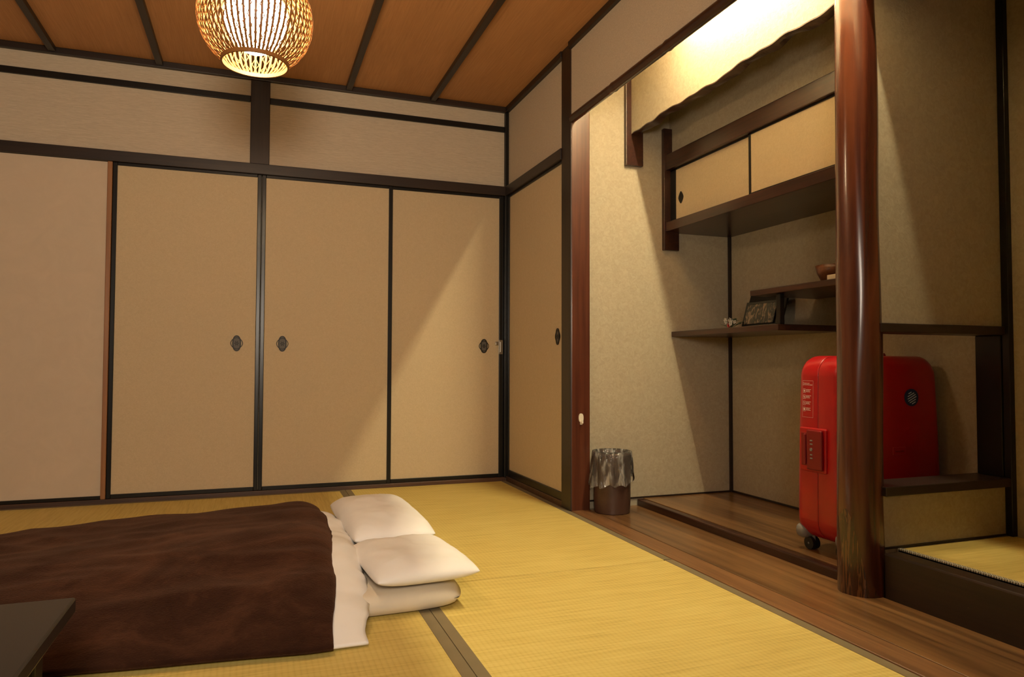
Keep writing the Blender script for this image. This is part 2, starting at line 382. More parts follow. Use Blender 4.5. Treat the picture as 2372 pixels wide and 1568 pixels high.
mats += [(a, b, c, d, 'Y') for a, b in ((-1.93, -0.985), (-2.87, -1.93), (-3.6, -2.87)) for c, d in ((-3.76, -1.88), (-5.3, -3.76))]
for x0, x1, y0, y1, md in mats:
    thing(mat_obj(x0, x1, y0, y1, 0.0, md), LM, "tatami mat", "tatami mats of the main room")
e = mat_obj(0.456, 0.982, -4.4, -2.468, 0.145, 'N')
box("brocade_border", 0.457, 0.474, -4.397, -2.471, 0.135, 0.1465, M['brocade'], e, bev=0.0005)
thing(e, "raised tatami mat with black and white brocade border", "tatami mat")

# ---------------------------------------------------------------- sliding doors
def pull(c, u, n, parent):
    p = empty("door_pull", c, parent)
    v = Vector((0, 0, 1))
    g1 = ringplate(c, u, v, n, 0.023, 0.044, 0.006, 0.004, power=0.9)
    g2 = ringplate(c, u, v, n, 0.033, 0.033, 0.004, 0.003, power=1.15)
    V, F = merge([g1, g2]); finish("pull_rim", V, F, M['bronze'], p)
    V, F = disc(c, u, v, n, 0.0175, 0.038, 0.0015, power=0.9); finish("pull_cup", V, F, M['bronze2'], p)
    cc = Vector(c); gs = []
    for k in range(6):     # small engraved flower
        a = k * math.pi / 3; d = Vector(u) * math.cos(a) + v * math.sin(a); s = Vector(u) * -math.sin(a) + v * math.cos(a)
        gs.append(disc(cc + d * 0.008 + Vector(n) * 0.0014, d, s, n, 0.006, 0.0025, 0.001, 12))
    V, F = merge(gs); finish("pull_engraving", V, F, M['bronze'], p)
    return p
def sliding_x(k, x0, x1, yf, pulls, fl=0.022, fr=0.022, z0=0.022, z1=1.792):
    e = struct(empty("door_%d" % k, ((x0 + x1) / 2, yf + 0.01, z0)))
    box("door_panel", x0 + fl * .5, x1 - fr * .5, yf + 0.006, yf + 0.022, z0 + 0.01, z1 - 0.01, M['paper'], e, bev=0)
    gs = [boxgeo(x0, x0 + fl, yf, yf + 0.026, z0, z1, 0.003), boxgeo(x1 - fr, x1, yf, yf + 0.026, z0, z1, 0.003),
          boxgeo(x0 + fl, x1 - fr, yf, yf + 0.025, z0, z0 + 0.022, 0.002), boxgeo(x0 + fl, x1 - fr, yf, yf + 0.025, z1 - 0.016, z1, 0.002)]
    V, F = merge(gs); finish("door_frame", V, F, M['black'], e)
    for px in pulls: pull((px, yf + 0.006, 0.84), (1, 0, 0), (0, -1, 0), e)
    return e
sliding_x(1, -2.204, -1.462, 0.004, [-1.581])
sliding_x(2, -1.460, -0.722, 0.002, [-1.340])
d3 = sliding_x(3, -0.722, -0.012, 0.012, [-0.140], fl=0.004, fr=0.03)
V, F = merge([boxgeo(-0.046, -0.018, 0.004, 0.012, 0.79, 0.88, 0.002), boxgeo(-0.040, -0.032, -0.006, 0.005, 0.80, 0.87, 0.003), boxgeo(-0.066, -0.045, 0.008, 0.016, 0.845, 0.868, 0.003)])
finish("door_latch", V, F, M['steel'], d3)
e = struct(empty("door_4", (0.01, -0.44, 0.03)))
box("door_panel", 0.012, 0.028, -0.86, -0.02, 0.04, 1.785, M['paper'], e, bev=0)
V, F = merge([boxgeo(0.004, 0.03, -0.87, -0.862, 0.03, 1.792, 0.001), boxgeo(0.004, 0.03, -0.036, -0.012, 0.03, 1.792, 0.003),
              boxgeo(0.004, 0.03, -0.862, -0.036, 0.03, 0.072, 0.003), boxgeo(0.004, 0.03, -0.862, -0.036, 1.778, 1.792, 0.002)])
finish("door_frame", V, F, M['black'], e)
pull((0.012, -0.785, 0.875), (0, 1, 0), (-1, 0, 0), e)

# ---------------------------------------------------------------- bamboo-like lintel pole
V, F = [], []
seg = 24
nodes = [-1.42, -1.86, -2.3, -2.75, -3.2, -3.7, -4.2, -4.7]
ylist = [-0.985 - 0.02 * i for i in range(215)]
for yy in ylist:
    r = 0.021
    for nd in nodes: r += 0.0035 * math.exp(-((yy - nd) / 0.008) ** 2) - 0.002 * math.exp(-((yy - nd - 0.016) / 0.008) ** 2)
    for i in range(seg):
        a = 2 * math.pi * i / seg; V.append((0.004 + r * math.cos(a), yy, 1.968 + r * math.sin(a)))
for k in range(len(ylist) - 1):
    for i in range(seg):
        j = (i + 1) % seg; F.append([k * seg + i, k * seg + j, (k + 1) * seg + j, (k + 1) * seg + i])
TR[0] += 1
struct(finish("trim_%d" % TR[0], V, F, M['shelf'], smooth=True))

# ---------------------------------------------------------------- hanging wavy panel
e = struct(empty("wall_hanging_panel", (0.37, -1.64, 1.93)))
def wav(y): return 1.938 + 0.0035 * math.sin(y * 23) + 0.0045 * math.sin(y * 9.3 + 1) + 0.0022 * math.sin(y * 51 + 2) + 0.004 * noise.noise(Vector((y * 12, 3, 1))) + (-y - 0.94) * 0.018
YE = -3.4
n = 170; V, F = [], []
for i in range(n + 1):
    y = -0.945 - i * (-0.945 - YE) / n; z = wav(y)
    for (x, zz) in ((0.352, z), (0.352, H2), (0.362, H2), (0.362, z)): V.append((x, y, zz))
for i in range(n):
    a, b = i * 4, i * 4 + 4
    for k in range(4): F.append([a + k, a + (k + 1) % 4, b + (k + 1) % 4, b + k])
F += [[0, 1, 2, 3], [n * 4, n * 4 + 1, n * 4 + 2, n * 4 + 3]]
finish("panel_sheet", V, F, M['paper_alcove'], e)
V, F = [], []
for i in range(n + 1):
    y = -0.965 - i * (-0.965 - YE) / n; z = wav(y) - 0.002
    for (x, zz) in ((0.350, z - 0.003), (0.350, z + 0.002), (0.364, z + 0.003), (0.39, z + 0.012), (0.40, 2.0), (0.40, z - 0.002 + 0.006 * math.sin(y * 29)), (0.37, z - 0.004)): V.append((x, y, zz))
for i in range(n):
    a, b = i * 7, i * 7 + 7
    for k in range(7): F.append([a + k, a + (k + 1) % 7, b + (k + 1) % 7, b + k])
F += [list(range(7)), [n * 7 + k for k in range(7)]]
finish("panel_edge_wood", V, F, M['shelf'], e)
box("panel_bracket", 0.321, 0.423, -0.965, -0.94, 1.771, H2, M['shelf'], e, bev=0.003)

# ---------------------------------------------------------------- alcove pillar
V, F = [], []; seg = 56; nz = 90
for k in range(nz + 1):
    z = -0.04 + (H2 + 0.04) * k / nz
    r0 = 0.0705 - 0.0045 * min(1, max(0, z) / 2.3) - 0.006 * max(0, (z - 1.0)) / 1.3
    r0 += 0.001 * max(0, 1 - max(z, 0) / 0.35)
    for i in range(seg):
        a = 2 * math.pi * i / seg
        nn = noise.noise(Vector((math.cos(a) * 1.1, math.sin(a) * 1.1, z * 1.7))) * 0.004 + noise.noise(Vector((math.cos(a) * 3, math.sin(a) * 3, z * 3.5 + 9))) * 0.0020
        r = r0 + nn
        x, y = r * math.cos(a), r * math.sin(a)
        V.append((0.376 + x + 0.004 * math.sin(z * 1.9), -2.405 + y + 0.003 * math.sin(z * 2.6), z))
for k in range(nz):
    for i in range(seg):
        j = (i + 1) % seg; F.append([k * seg + i, k * seg + j, (k + 1) * seg + j, (k + 1) * seg + i])
F += [list(range(seg)), [nz * seg + i for i in range(seg)]]
TR[0] += 1
struct(finish("trim_%d" % TR[0], V, F, M['pillar'], smooth=True, origin=(0.376, -2.405, 0)))

# ---------------------------------------------------------------- wall cabinet
e = thing(empty("wall_cabinet", (0.78, -1.65, 1.43)), "dark wood alcove wall cabinet with cream sliding doors", "cabinet")
xf = 0.568
box("cabinet_base", xf - 0.012, 0.983, -2.368, -0.94, 1.434, 1.484, M['shelf'], e, bev=0.003)
box("cabinet_top_rail", xf - 0.01, xf + 0.05, -2.368, -0.94, 1.763, 1.845, M['shelf'], e, bev=0.003)
box("cabinet_side_post", 0.548, 0.640, -0.966, -0.94, 1.337, 1.99, M['shelf'], e, bev=0.003)
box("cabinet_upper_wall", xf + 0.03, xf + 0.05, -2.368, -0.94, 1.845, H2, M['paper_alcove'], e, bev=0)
for k, (a, b) in enumerate(((-1.622, -0.966), (-2.368, -1.616))):
    xx = xf + 0.006 + 0.012 * (1 - k)
    d = empty("sliding_door", (xx, (a + b) / 2, 1.484), e)
    box("door_panel", xx + 0.003, xx + 0.010, a + 0.01, b - 0.01, 1.49, 1.76, M['paper'], d, bev=0)
    V, F = merge([boxgeo(xx, xx + 0.011, a, a + 0.014, 1.484, 1.763, 0.001), boxgeo(xx, xx + 0.011, b - (0.05 if k == 0 else 0.014), b, 1.484, 1.763, 0.001),
                  boxgeo(xx, xx + 0.011, a, b, 1.484, 1.494, 0.001), boxgeo(xx, xx + 0.011, a, b, 1.755, 1.763, 0.001)])
    finish("door_frame", V, F, M['black'], d)
    if k == 0:
        V, F = disc((xx + 0.003, -1.062, 1.60), (0, 1, 0), (0, 0, 1), (-1, 0, 0), 0.022, 0.032, 0.003, power=1.5)
        finish("door_pull", V, F, M['bronze'], d)

# ---------------------------------------------------------------- staggered shelves
e = thing(empty("staggered_shelf", (0.79, -1.65, 0.875)), "dark wood staggered two-level alcove shelf", "shelf")
box("lower_shelf", 0.604, 0.983, -1.76, -0.94, 0.878, 0.905, M['shelf'], e, bev=0.003)
box("upper_shelf", 0.604, 0.983, -2.368, -1.58, 1.038, 1.064, M['shelf'], e, bev=0.003)
box("shelf_strut", 0.63, 0.655, -1.743, -1.718, 0.905, 1.038, M['black'], e, bev=0.003)

# objects on the shelves
def leaning(x, y0, y1, z, h, lean, th):
    g = boxgeo(-th / 2, th / 2, y0, y1, 0, h, 0.002); R = Matrix.Rotation(lean, 3, 'Y')
    return [R @ v + Vector((x, 0, z)) for v in g[0]], g[1]
pm, pnt, pb, po = newmat("etched_picture")
mp = coords(pnt, (1, 30, 14)); w = N(pnt, "ShaderNodeTexNoise", i_Scale=1.0, i_Detail=2.0, i_Distortion=3.0); pnt.links.new(mp.outputs[0], w.inputs["Vector"])
rr = ramp(pnt, w.outputs[0], [(0.52, (0.012, 0.01, 0.008)), (0.6, (0.16, 0.11, 0.07))]); pnt.links.new(rr.outputs[0], pb.inputs["Base Color"]); pb.inputs["Roughness"].default_value = 0.25
e = thing(empty("picture_frame", (0.72, -1.49, 0.905)), "small black lacquer framed picture leaning on the lower shelf", "picture frame")
V, F = leaning(0.722, -1.615, -1.375, 0.908, 0.125, math.radians(16), 0.014)
finish("frame_body", V, F, M['black'], e)
V, F = leaning(0.7135, -1.60, -1.395, 0.922, 0.098, math.radians(16), 0.003)
finish("picture_panel", V, F, pm, e)
V, F = leaning(0.885, -1.45, -1.17, 0.908, 0.215, math.radians(18), 0.012)
g2 = leaning(0.878, -1.45, -1.17, 0.908, 0.012, math.radians(18), 0.02)
V, F = merge([(V, F), g2]); thing(finish("lacquer_tray", V, F, M['black']), "black lacquer tray leaning against the alcove wall", "tray")
prof = [(0.030, 1.0645), (0.032, 1.070), (0.055, 1.085), (0.070, 1.115), (0.078, 1.148), (0.074, 1.148), (0.066, 1.116), (0.05, 1.09), (0.001, 1.083)]
V, F = lathe(prof, 0.80, -1.88, 40, closed_bot=True)
thing(finish("bowl", V, F, M['bowl'], smooth=True), "reddish brown wooden bowl on the upper shelf", "bowl")
thing(box("card_box", 0.62, 0.65, -2.07, -2.02, 1.0645, 1.084, M['ivory'], bev=0.002), "small ivory box on the upper shelf", "box")
e = thing(empty("artificial_flowers", (0.70, -1.32, 0.906)), "small white and red artificial flower sprig on the lower shelf", "flowers")
gl, gw, gr = [], [], []
for i in range(30):
    a = random.uniform(0, 6.28); L = random.uniform(0.01, 0.06); cx, cy = 0.70 + 0.5 * L * math.cos(a), -1.32 + L * math.sin(a) * 1.1; cz = 0.919 + random.uniform(0, 0.032)
    if i % 2 == 0:
        gl.append(disc((cx, cy, cz), (math.cos(a), math.sin(a), 0.2), (-math.sin(a), math.cos(a), 0), (0, 0, 1), 0.016, 0.008, 0.001, 12))
        gl.append(tube((0.70, -1.32, 0.908), (cx, cy, cz), 0.001, 6))
    else:
        for q in range(5):
            b = q * 1.257; t = gr if i in (3, 11, 17) else gw
            t.append(disc((cx - 0.004, cy + 0.006 * math.cos(b), cz + 0.006 * math.sin(b)), (0, math.cos(b), math.sin(b)), (0, -math.sin(b), math.cos(b)), (-1, 0, 0), 0.006, 0.004, 0.002, 10))
for nm, g, mm in (("leaf", gl, 'green'), ("blossom", gw, 'petal'), ("blossom", gr, 'petalred')):
    V, F = merge(g); finish(nm, V, F, M[mm], e)

# ---------------------------------------------------------------- pendant lamp
LX, LY, LZ = -1.497, -1.885, 1.805
e = thing(empty("pendant_lamp", (LX, LY, LZ - 0.142)), "round woven bamboo pendant lamp, lit, hanging from the ceiling", "lamp")
R0, HH = 0.170, 0.166
ZB = 0.137
def rad(z, R=R0): return R * math.sqrt(max(0.0, 1 - ((z - LZ) / HH) ** 2))
def ribbon(path, w, th, cz):
    V, F = [], []
    m = len(path)
    for i in range(m):
        p = path[i]; t = (path[min(i + 1, m - 1)] - path[max(i - 1, 0)]).normalized()
        nrm = Vector((p.x - LX, p.y - LY, (p.z - cz) * 1.1)).normalized(); s = t.cross(nrm).normalized()
        for a, b in ((-1, -1), (1, -1), (1, 1), (-1, 1)): V.append(p + s * (a * w / 2) + nrm * (b * th / 2))
    for i in range(m - 1):
        for k in range(4): F.append([i * 4 + k, i * 4 + (k + 1) % 4, (i + 1) * 4 + (k + 1) % 4, (i + 1) * 4 + k])
    return V, F
gs = []
for NS, tw, wd, dr in ((60, 0.0, 0.0068, -0.0012), (44, 0.75, 0.0022, 0.0008), (44, -0.75, 0.0022, 0.0018)):
    for k in range(NS):
        path = []
        for i in range(33):
            s = i / 32; th = -0.95 + 1.9 * s; z = LZ + ZB * math.sin(th) / math.sin(0.95)
            r = rad(z) + dr
            a = 2 * math.pi * k / NS + tw * (s - 0.5)
            path.append(Vector((LX + r * math.cos(a), LY + r * math.sin(a), z)))
        gs.append(ribbon(path, wd, 0.0008, LZ))
V, F = merge(gs); finish("woven_shade", V, F, M['bamboo'], e)
for r, z in ((0.098, LZ - 0.146), (0.098, LZ + 0.134)):
    V, F = lathe([(r + 0.003, z), (r + 0.003, z + 0.012), (r - 0.003, z + 0.012), (r - 0.003, z), (r + 0.003, z)], LX, LY, 64)
    finish("shade_ring", V, F, M['bamboo2'], e)
prof = [(0.0005, LZ - 0.110)] + [(0.093 * math.sin(t), LZ + 0.004 - 0.114 * math.cos(t)) for t in [math.pi * i / 20 for i in range(1, 20)]] + [(0.0005, LZ + 0.118)]
V, F = lathe(prof, LX, LY, 40); finish("lamp_globe", V, F, M['glow'], e, smooth=True)
V, F = tube((LX, LY, LZ + 0.11), (LX, LY, H - 0.04), 0.004); finish("lamp_cord", V, F, M['rubber'], e)
V, F = lathe([(0.001, H - 0.045), (0.03, H - 0.044), (0.045, H - 0.03), (0.05, H - 0.0)], LX, LY, 32, closed_top=True); finish("ceiling_canopy", V, F, M['ivory'], e, smooth=True)

# ---------------------------------------------------------------- fluorescent fixture in alcove
e = thing(empty("fluorescent_light", (0.245, -2.15, 2.37)), "lit fluorescent tube fixture hidden above the alcove opening", "light fixture")
TX, TZ = 0.247, 2.37
V, F = tube((TX, -2.95, TZ), (TX, -1.52, TZ), 0.012, 20); finish("glowing_tube", V, F, M['tube'], e, smooth=True)
box("fixture_body", TX - 0.025, TX + 0.025, -2.99, -1.48, TZ + 0.035, H2, M['ivory'], e, bev=0.004)
box("tube_socket", TX - 0.015, TX + 0.015, -2.975, -2.951, TZ - 0.02, TZ + 0.045, M['ivory'], e)
box("tube_socket", TX - 0.015, TX + 0.015, -1.519, -1.495, TZ - 0.02, TZ + 0.045, M['ivory'], e)

# ---------------------------------------------------------------- suitcase
SX0, SX1, SY0, SY1, SZ0, SZ1 = 0.468, 0.962, -2.242, -1.996, 0.080, 0.766
e = thing(empty("suitcase", ((SX0 + SX1) / 2, (SY0 + SY1) / 2, 0.035)), "bright red hard-shell suitcase standing upright on wheels in the alcove", "suitcase")
ym = (SY0 + SY1) / 2
def sx_at(z):
    t = (z - SZ0) / (SZ1 - SZ0); cx = (SX0 + SX1) / 2
    return cx - (cx - SX0) * (1 - 0.04 * t * t)
def sy_at(z):
    t = (z - SZ0) / (SZ1 - SZ0)
    return ym + (SY0 - ym) * (1 - 0.12 * t * t)
def shell(ya, yb, outer):
    bm = bmesh.new(); bmesh.ops.create_cube(bm, size=1)
    for v in bm.verts:
        v.co = Vector(((SX0 + SX1) / 2 + v.co.x * (SX1 - SX0), (ya + yb) / 2 + v.co.y * (yb - ya), (SZ0 + SZ1) / 2 + v.co.z * (SZ1 - SZ0)))
    ed = [g for g in bm.edges if abs(g.verts[0].co.y - g.verts[1].co.y) > 0.005]
    bmesh.ops.bevel(bm, geom=ed, offset=0.075, segments=9, profile=0.5, affect='EDGES')
    ed = [g for g in bm.edges if abs(g.verts[0].co.y - outer) < 1e-4 and abs(g.verts[1].co.y - outer) < 1e-4]
    if ed: bmesh.ops.bevel(bm, geom=ed, offset=0.045, segments=7, profile=0.5, affect='EDGES')
    inner = ya if outer == yb else yb
    ed = [g for g in bm.edges if abs(g.verts[0].co.y - inner) < 1e-4 and abs(g.verts[1].co.y - inner) < 1e-4]
    if outer != 99: bmesh.ops.bevel(bm, geom=ed, offset=0.005, segments=3, profile=0.5, affect='EDGES')
    for q in range(1, 9):
        zc = SZ0 + (SZ1 - SZ0) * q / 9
        bmesh.ops.bisect_plane(bm, geom=list(bm.verts) + list(bm.edges) + list(bm.faces), plane_co=(0, 0, zc), plane_no=(0, 0, 1))
    for v in bm.verts:
        t = (v.co.z - SZ0) / (SZ1 - SZ0); cx = (SX0 + SX1) / 2
        v.co.x = cx + (v.co.x - cx) * (1 - 0.04 * t * t); v.co.y = ym + (v.co.y - ym) * (1 - 0.12 * t * t)
    g = geo_from_bm(bm); bm.free(); return g
V, F = shell(SY0, ym - 0.001, SY0); o = finish("shell_half", V, F, M['redplastic'], e, smooth=True)
V, F = shell(ym + 0.001, SY1, SY1); o2 = finish("shell_half", V, F, M['redplastic'], e, smooth=True)
for q in (o, o2):
    q.data.set_sharp_from_angle(angle=math.radians(60))
g = shell(ym - 0.004, ym + 0.004, 99); cx, cz = (SX0 + SX1) / 2, (SZ0 + SZ1) / 2
finish("closing_frame", [Vector((cx + (v.x - cx) * 0.990, v.y, cz + (v.z - cz) * 0.992)) for v in g[0]], g[1], M['redplastic2'], e)
hp = empty("side_handle", (SX0, ym, 0.336), e)
V, F = merge([boxgeo(SX0 - 0.006, SX0 + 0.015, -2.168, -2.035, 0.335, 0.498, 0.006, 3)]); finish("handle_plate", V, F, M['redplastic'], hp)
V, F = boxgeo(SX0 - 0.0075, SX0 + 0.0, -2.083, -2.045, 0.355, 0.480, 0.0035, 3); finish("handle_recess", V, F, M['redplastic2'], hp)
V, F = boxgeo(SX0 - 0.018, SX0 - 0.009, -2.078, -2.068, 0.360, 0.475, 0.004, 3); finish("handle_grip", V, F, M['redplastic2'], hp)
V, F = boxgeo(SX0 - 0.020, SX0 - 0.007, -2.160, -2.085, 0.345, 0.492, 0.006, 3); finish("latch_bar", V, F, M['redplastic2'], hp)
V, F = merge([disc((SX0 - 0.020, -2.112, 0.42), (0, 1, 0), (0, 0, 1), (-1, 0, 0), 0.006, 0.006, 0.003, 20)] + [boxgeo(SX0 - 0.022, SX0 - 0.018, -2.118, -2.106, z, z + 0.005, 0.001) for z in (0.385, 0.398, 0.437, 0.45)])
finish("combination_lock", V, F, M['grey'], hp)
V, F = merge([tube((0.62, ym, SZ1 + 0.006), (0.80, ym, SZ1 + 0.006), 0.006), tube((0.62, ym, SZ1 + 0.006), (0.62, ym, SZ1 - 0.01), 0.006), tube((0.80, ym, SZ1 + 0.006), (0.80, ym, SZ1 - 0.01), 0.006)])
finish("top_handle", V, F, M['redplastic2'], e)
for (cx2, cy2) in ((SX0 + 0.045, SY0 + 0.045), (SX0 + 0.045, SY1 - 0.045), (SX1 - 0.045, SY0 + 0.045), (SX1 - 0.045, SY1 - 0.045)):
    sx = -1 if cx2 < 0.7 else 1; sy = -1 if cy2 < ym else 1
    bx = (cx2 - 0.046, cx2 + 0.02) if sx < 0 else (cx2 - 0.02, cx2 + 0.046)
    by = (cy2 - 0.046, cy2 + 0.008) if sy < 0 else (cy2 - 0.008, cy2 + 0.046)
    V, F = boxgeo(bx[0], bx[1], by[0], by[1], SZ0 - 0.004, SZ0 + 0.050, 0.022, 5); finish("corner_guard", V, F, M['grey'], e, smooth=True)
    w = empty("caster_wheel", (cx2, cy2, 0.035), e)
    V, F = merge([tube((cx2 - 0.017, cy2, 0.0585), (cx2 - 0.003, cy2, 0.0585), 0.0235, 28), tube((cx2 + 0.003, cy2, 0.0585), (cx2 + 0.017, cy2, 0.0585), 0.0235, 28)])
    finish("wheel_tyre", V, F, M['rubber'], w)
    V, F = merge([tube((cx2 - 0.018, cy2, 0.0585), (cx2 + 0.018, cy2, 0.0585), 0.004, 16), boxgeo(cx2 - 0.003, cx2 + 0.003, cy2 - 0.015, cy2 + 0.015, 0.06, 0.09, 0.001)])
    finish("wheel_hub", V, F, M['grey'], w)
lx = 0.475; RX = (math.pi / 2, 0, -math.pi / 2)
lb = empty("printed_label", (lx, -2.067, 0.535), e)
def hug(o):
    for v in o.data.vertices: v.co.x = sx_at(WLOC[o.name].z + v.co.z) - 0.0009 - WLOC[o.name].x
Y0, Y1 = -2.097, -2.043; tw = 0.0005
def strip(a, b, z0, z1):
    return [(lx, a, z0), (lx, b, z0), (lx, b, z1), (lx, a, z1)], [[0, 1, 2, 3]]
def vstrip(y, z0, z1, w, n=12): return merge([strip(y, y + w, z0 + (z1 - z0) * i / n, z0 + (z1 - z0) * (i + 1) / n) for i in range(n)])
V, F = merge([vstrip(Y0, 0.535, 0.672, tw), vstrip(Y1 - tw, 0.535, 0.672, tw), strip(Y0, Y1, 0.672 - tw, 0.672), strip(Y0, Y1, 0.535, 0.535 + tw)])
hug(finish("label_outline", V, F, M['print'], lb))
hug(textmesh("label_lettering", "Protects your\npersonal belongings", 0.0060, (lx, -2.0455, 0.661), RX, M['print'], lb, ext=0))
ic = []
for k in range(4):
    zc = 0.634 - 0.023 * k; yc = -2.0525
    ic += [strip(yc - 0.0055, yc + 0.0055, zc + 0.0067, zc + 0.0075), strip(yc - 0.0055, yc + 0.0055, zc - 0.0075, zc - 0.0067),
           strip(yc - 0.0055, yc - 0.0047, zc - 0.0075, zc + 0.0075), strip(yc + 0.0047, yc + 0.0055, zc - 0.0075, zc + 0.0075)]
    m12 = [(lx, yc + 0.003 * (1 if k % 2 else 0.8) * math.cos(i * 0.7854), zc + 0.0045 * math.sin(i * 0.7854 + k)) for i in range(8)]
    ic.append((m12, [list(range(8))]))
    for q in range(3):
        y = -2.061; ye = -2.061 - (0.024, 0.017, 0.020)[q]; zq = zc + 0.004 - 0.004 * q
        while y > ye:
            l = random.uniform(0.0012, 0.004); ic.append(strip(y - l, y, zq, zq + 0.0016)); y -= l + 0.0008
V, F = merge(ic); hug(finish("label_icons", V, F, M['print'], lb))
sy = sy_at(0.612)
st = empty("round_sticker", (0.803, sy, 0.580), e)
V, F = disc((0.803, sy + 0.006, 0.612), (1, 0, 0), (0, 0, 1), (0, -1, 0), 0.033, 0.032, 0.0095, 40); finish("sticker_disc", V, F, M['navy'], st)
gg = []
ca, sa = math.cos(math.radians(24)), math.sin(math.radians(24))
for q, wd in enumerate((0.018, 0.034, 0.042, 0.042, 0.034, 0.018)):
    z = 0.021 - q * 0.0082
    x = -wd / 2
    while x < wd / 2 - 0.002:
        l = random.uniform(0.0016, 0.0045); v, f = boxgeo(x, min(x + l, wd / 2), sy - 0.0045, sy, z - 0.0028, z, 0); x += l + 0.0013
        gg.append(([Vector((0.803 + p.x * ca - p.z * sa, p.y, 0.612 + p.x * sa + p.z * ca)) for p in v], f))
V, F = merge(gg); finish("sticker_print", V, F, M['print2'], st)
sy = sy_at(0.418)
lp = empty("brand_plate", (0.735, sy, 0.403), e)
V, F = boxgeo(0.703, 0.765, sy - 0.0022, sy + 0.008, 0.404, 0.432, 0.002); finish("plate_body", V, F, M['redplastic'], lp)
textmesh("plate_lettering", "Samsonite", 0.011, (0.734, sy - 0.0025, 0.4145), (math.pi / 2, 0, 0), M['redplastic2'], lp, 'CENTER', 0.0006)

# ---------------------------------------------------------------- waste bin with liner
BX, BY = 0.192, -1.045
e = thing(empty("waste_bin", (BX, BY, 0)), "dark brown cylindrical waste bin with clear plastic liner", "waste bin")
prof = [(0.084, 0.0), (0.087, 0.003), (0.090, 0.06), (0.090, 0.062), (0.092, 0.282), (0.0945, 0.284), (0.0945, 0.296), (0.089, 0.296), (0.087, 0.01), (0.001, 0.01)]
V, F = lathe(prof, BX, BY, 56, closed_bot=True); finish("bin_body", V, F, M['bin'], e, smooth=True).data.set_sharp_from_angle(angle=math.radians(40))
V, F = [], []; seg = 120
rows = [(0.078, 0.20), (0.084, 0.27), (0.088, 0.302), (0.098, 0.301), (0.099, 0.275), (0.101, 0.24), (0.103, 0.20), (0.105, 0.165), (0.108, 0.13)]
for k, (r, z) in enumerate(rows):
    for i in range(seg):
        a = 2 * math.pi * i / seg; amp = [0.003, 0.002, 0.0, 0.001, 0.003, 0.005, 0.007, 0.009, 0.012][k]
        ca, sa = math.cos(a), math.sin(a)
        rr = r + amp * (noise.noise(Vector((ca * 4, sa * 4, z * 3))) * 1.4 + 0.5 * math.sin(a * 13 + z * 20))
        lo = max(0, -ca * 0.85 - sa * 0.35)      # bag hangs lower and flares towards the room
        if k > 3: rr = max(rr + lo * 0.014 * (k - 3) / 5, 0.0975)
        f = max(0, (k - 3) / 5)
        zz = z + f * (0.05 * noise.noise(Vector((ca * 2.2 + 5, sa * 2.2, 1))) - 0.025 * lo + 0.03)
        V.append((BX + rr * ca, max(-1.18, min(-0.946, BY + rr * sa)), zz))
for k in range(len(rows) - 1):
    for i in range(seg):
        j = (i + 1) % seg; F.append([k * seg + i, k * seg + j, (k + 1) * seg + j, (k + 1) * seg + i])
finish("plastic_liner", V, F, M['film'], e, smooth=True)["label"] = "crumpled clear plastic bag liner"

# wall hook on post
e = thing(empty("wall_hook", (0.052, -0.982, 0.43)), "small ivory plastic adhesive hook on the post", "hook")
V, F = disc((0.052, -0.980, 0.462), (1, 0, 0), (0, 0, 1), (0, -1, 0), 0.013, 0.022, 0.004, 24, 0.8); finish("hook_plate", V, F, M['ivory'], e)
V, F = merge([boxgeo(0.047, 0.057, -0.998, -0.983, 0.435, 0.442, 0.002), boxgeo(0.047, 0.057, -1.0, -0.995, 0.435, 0.455, 0.002), boxgeo(0.046, 0.058, -0.988, -0.98, 0.428, 0.45, 0.002)]); finish("hook_arm", V, F, M['ivory'], e)

# ---------------------------------------------------------------- low table
e = thing(empty("low_table", (-2.25, -2.99, 0)), "low black lacquered table standing on the tatami", "table")
box("table_top", -2.72, -1.79, -3.32, -2.672, 0.272, 0.300, M['table'], e, bev=0.004)
box("table_apron", -2.68, -1.83, -3.28, -2.712, 0.225, 0.272, M['table'], e, bev=0.003)
for lx2, ly2 in ((-1.855, -2.74), (-1.855, -3.25), (-2.655, -2.74), (-2.655, -3.25)):
    box("table_leg", lx2 - 0.025, lx2 + 0.025, ly2 - 0.025, ly2 + 0.025, 0.001, 0.227, M['table'], e, bev=0.004)

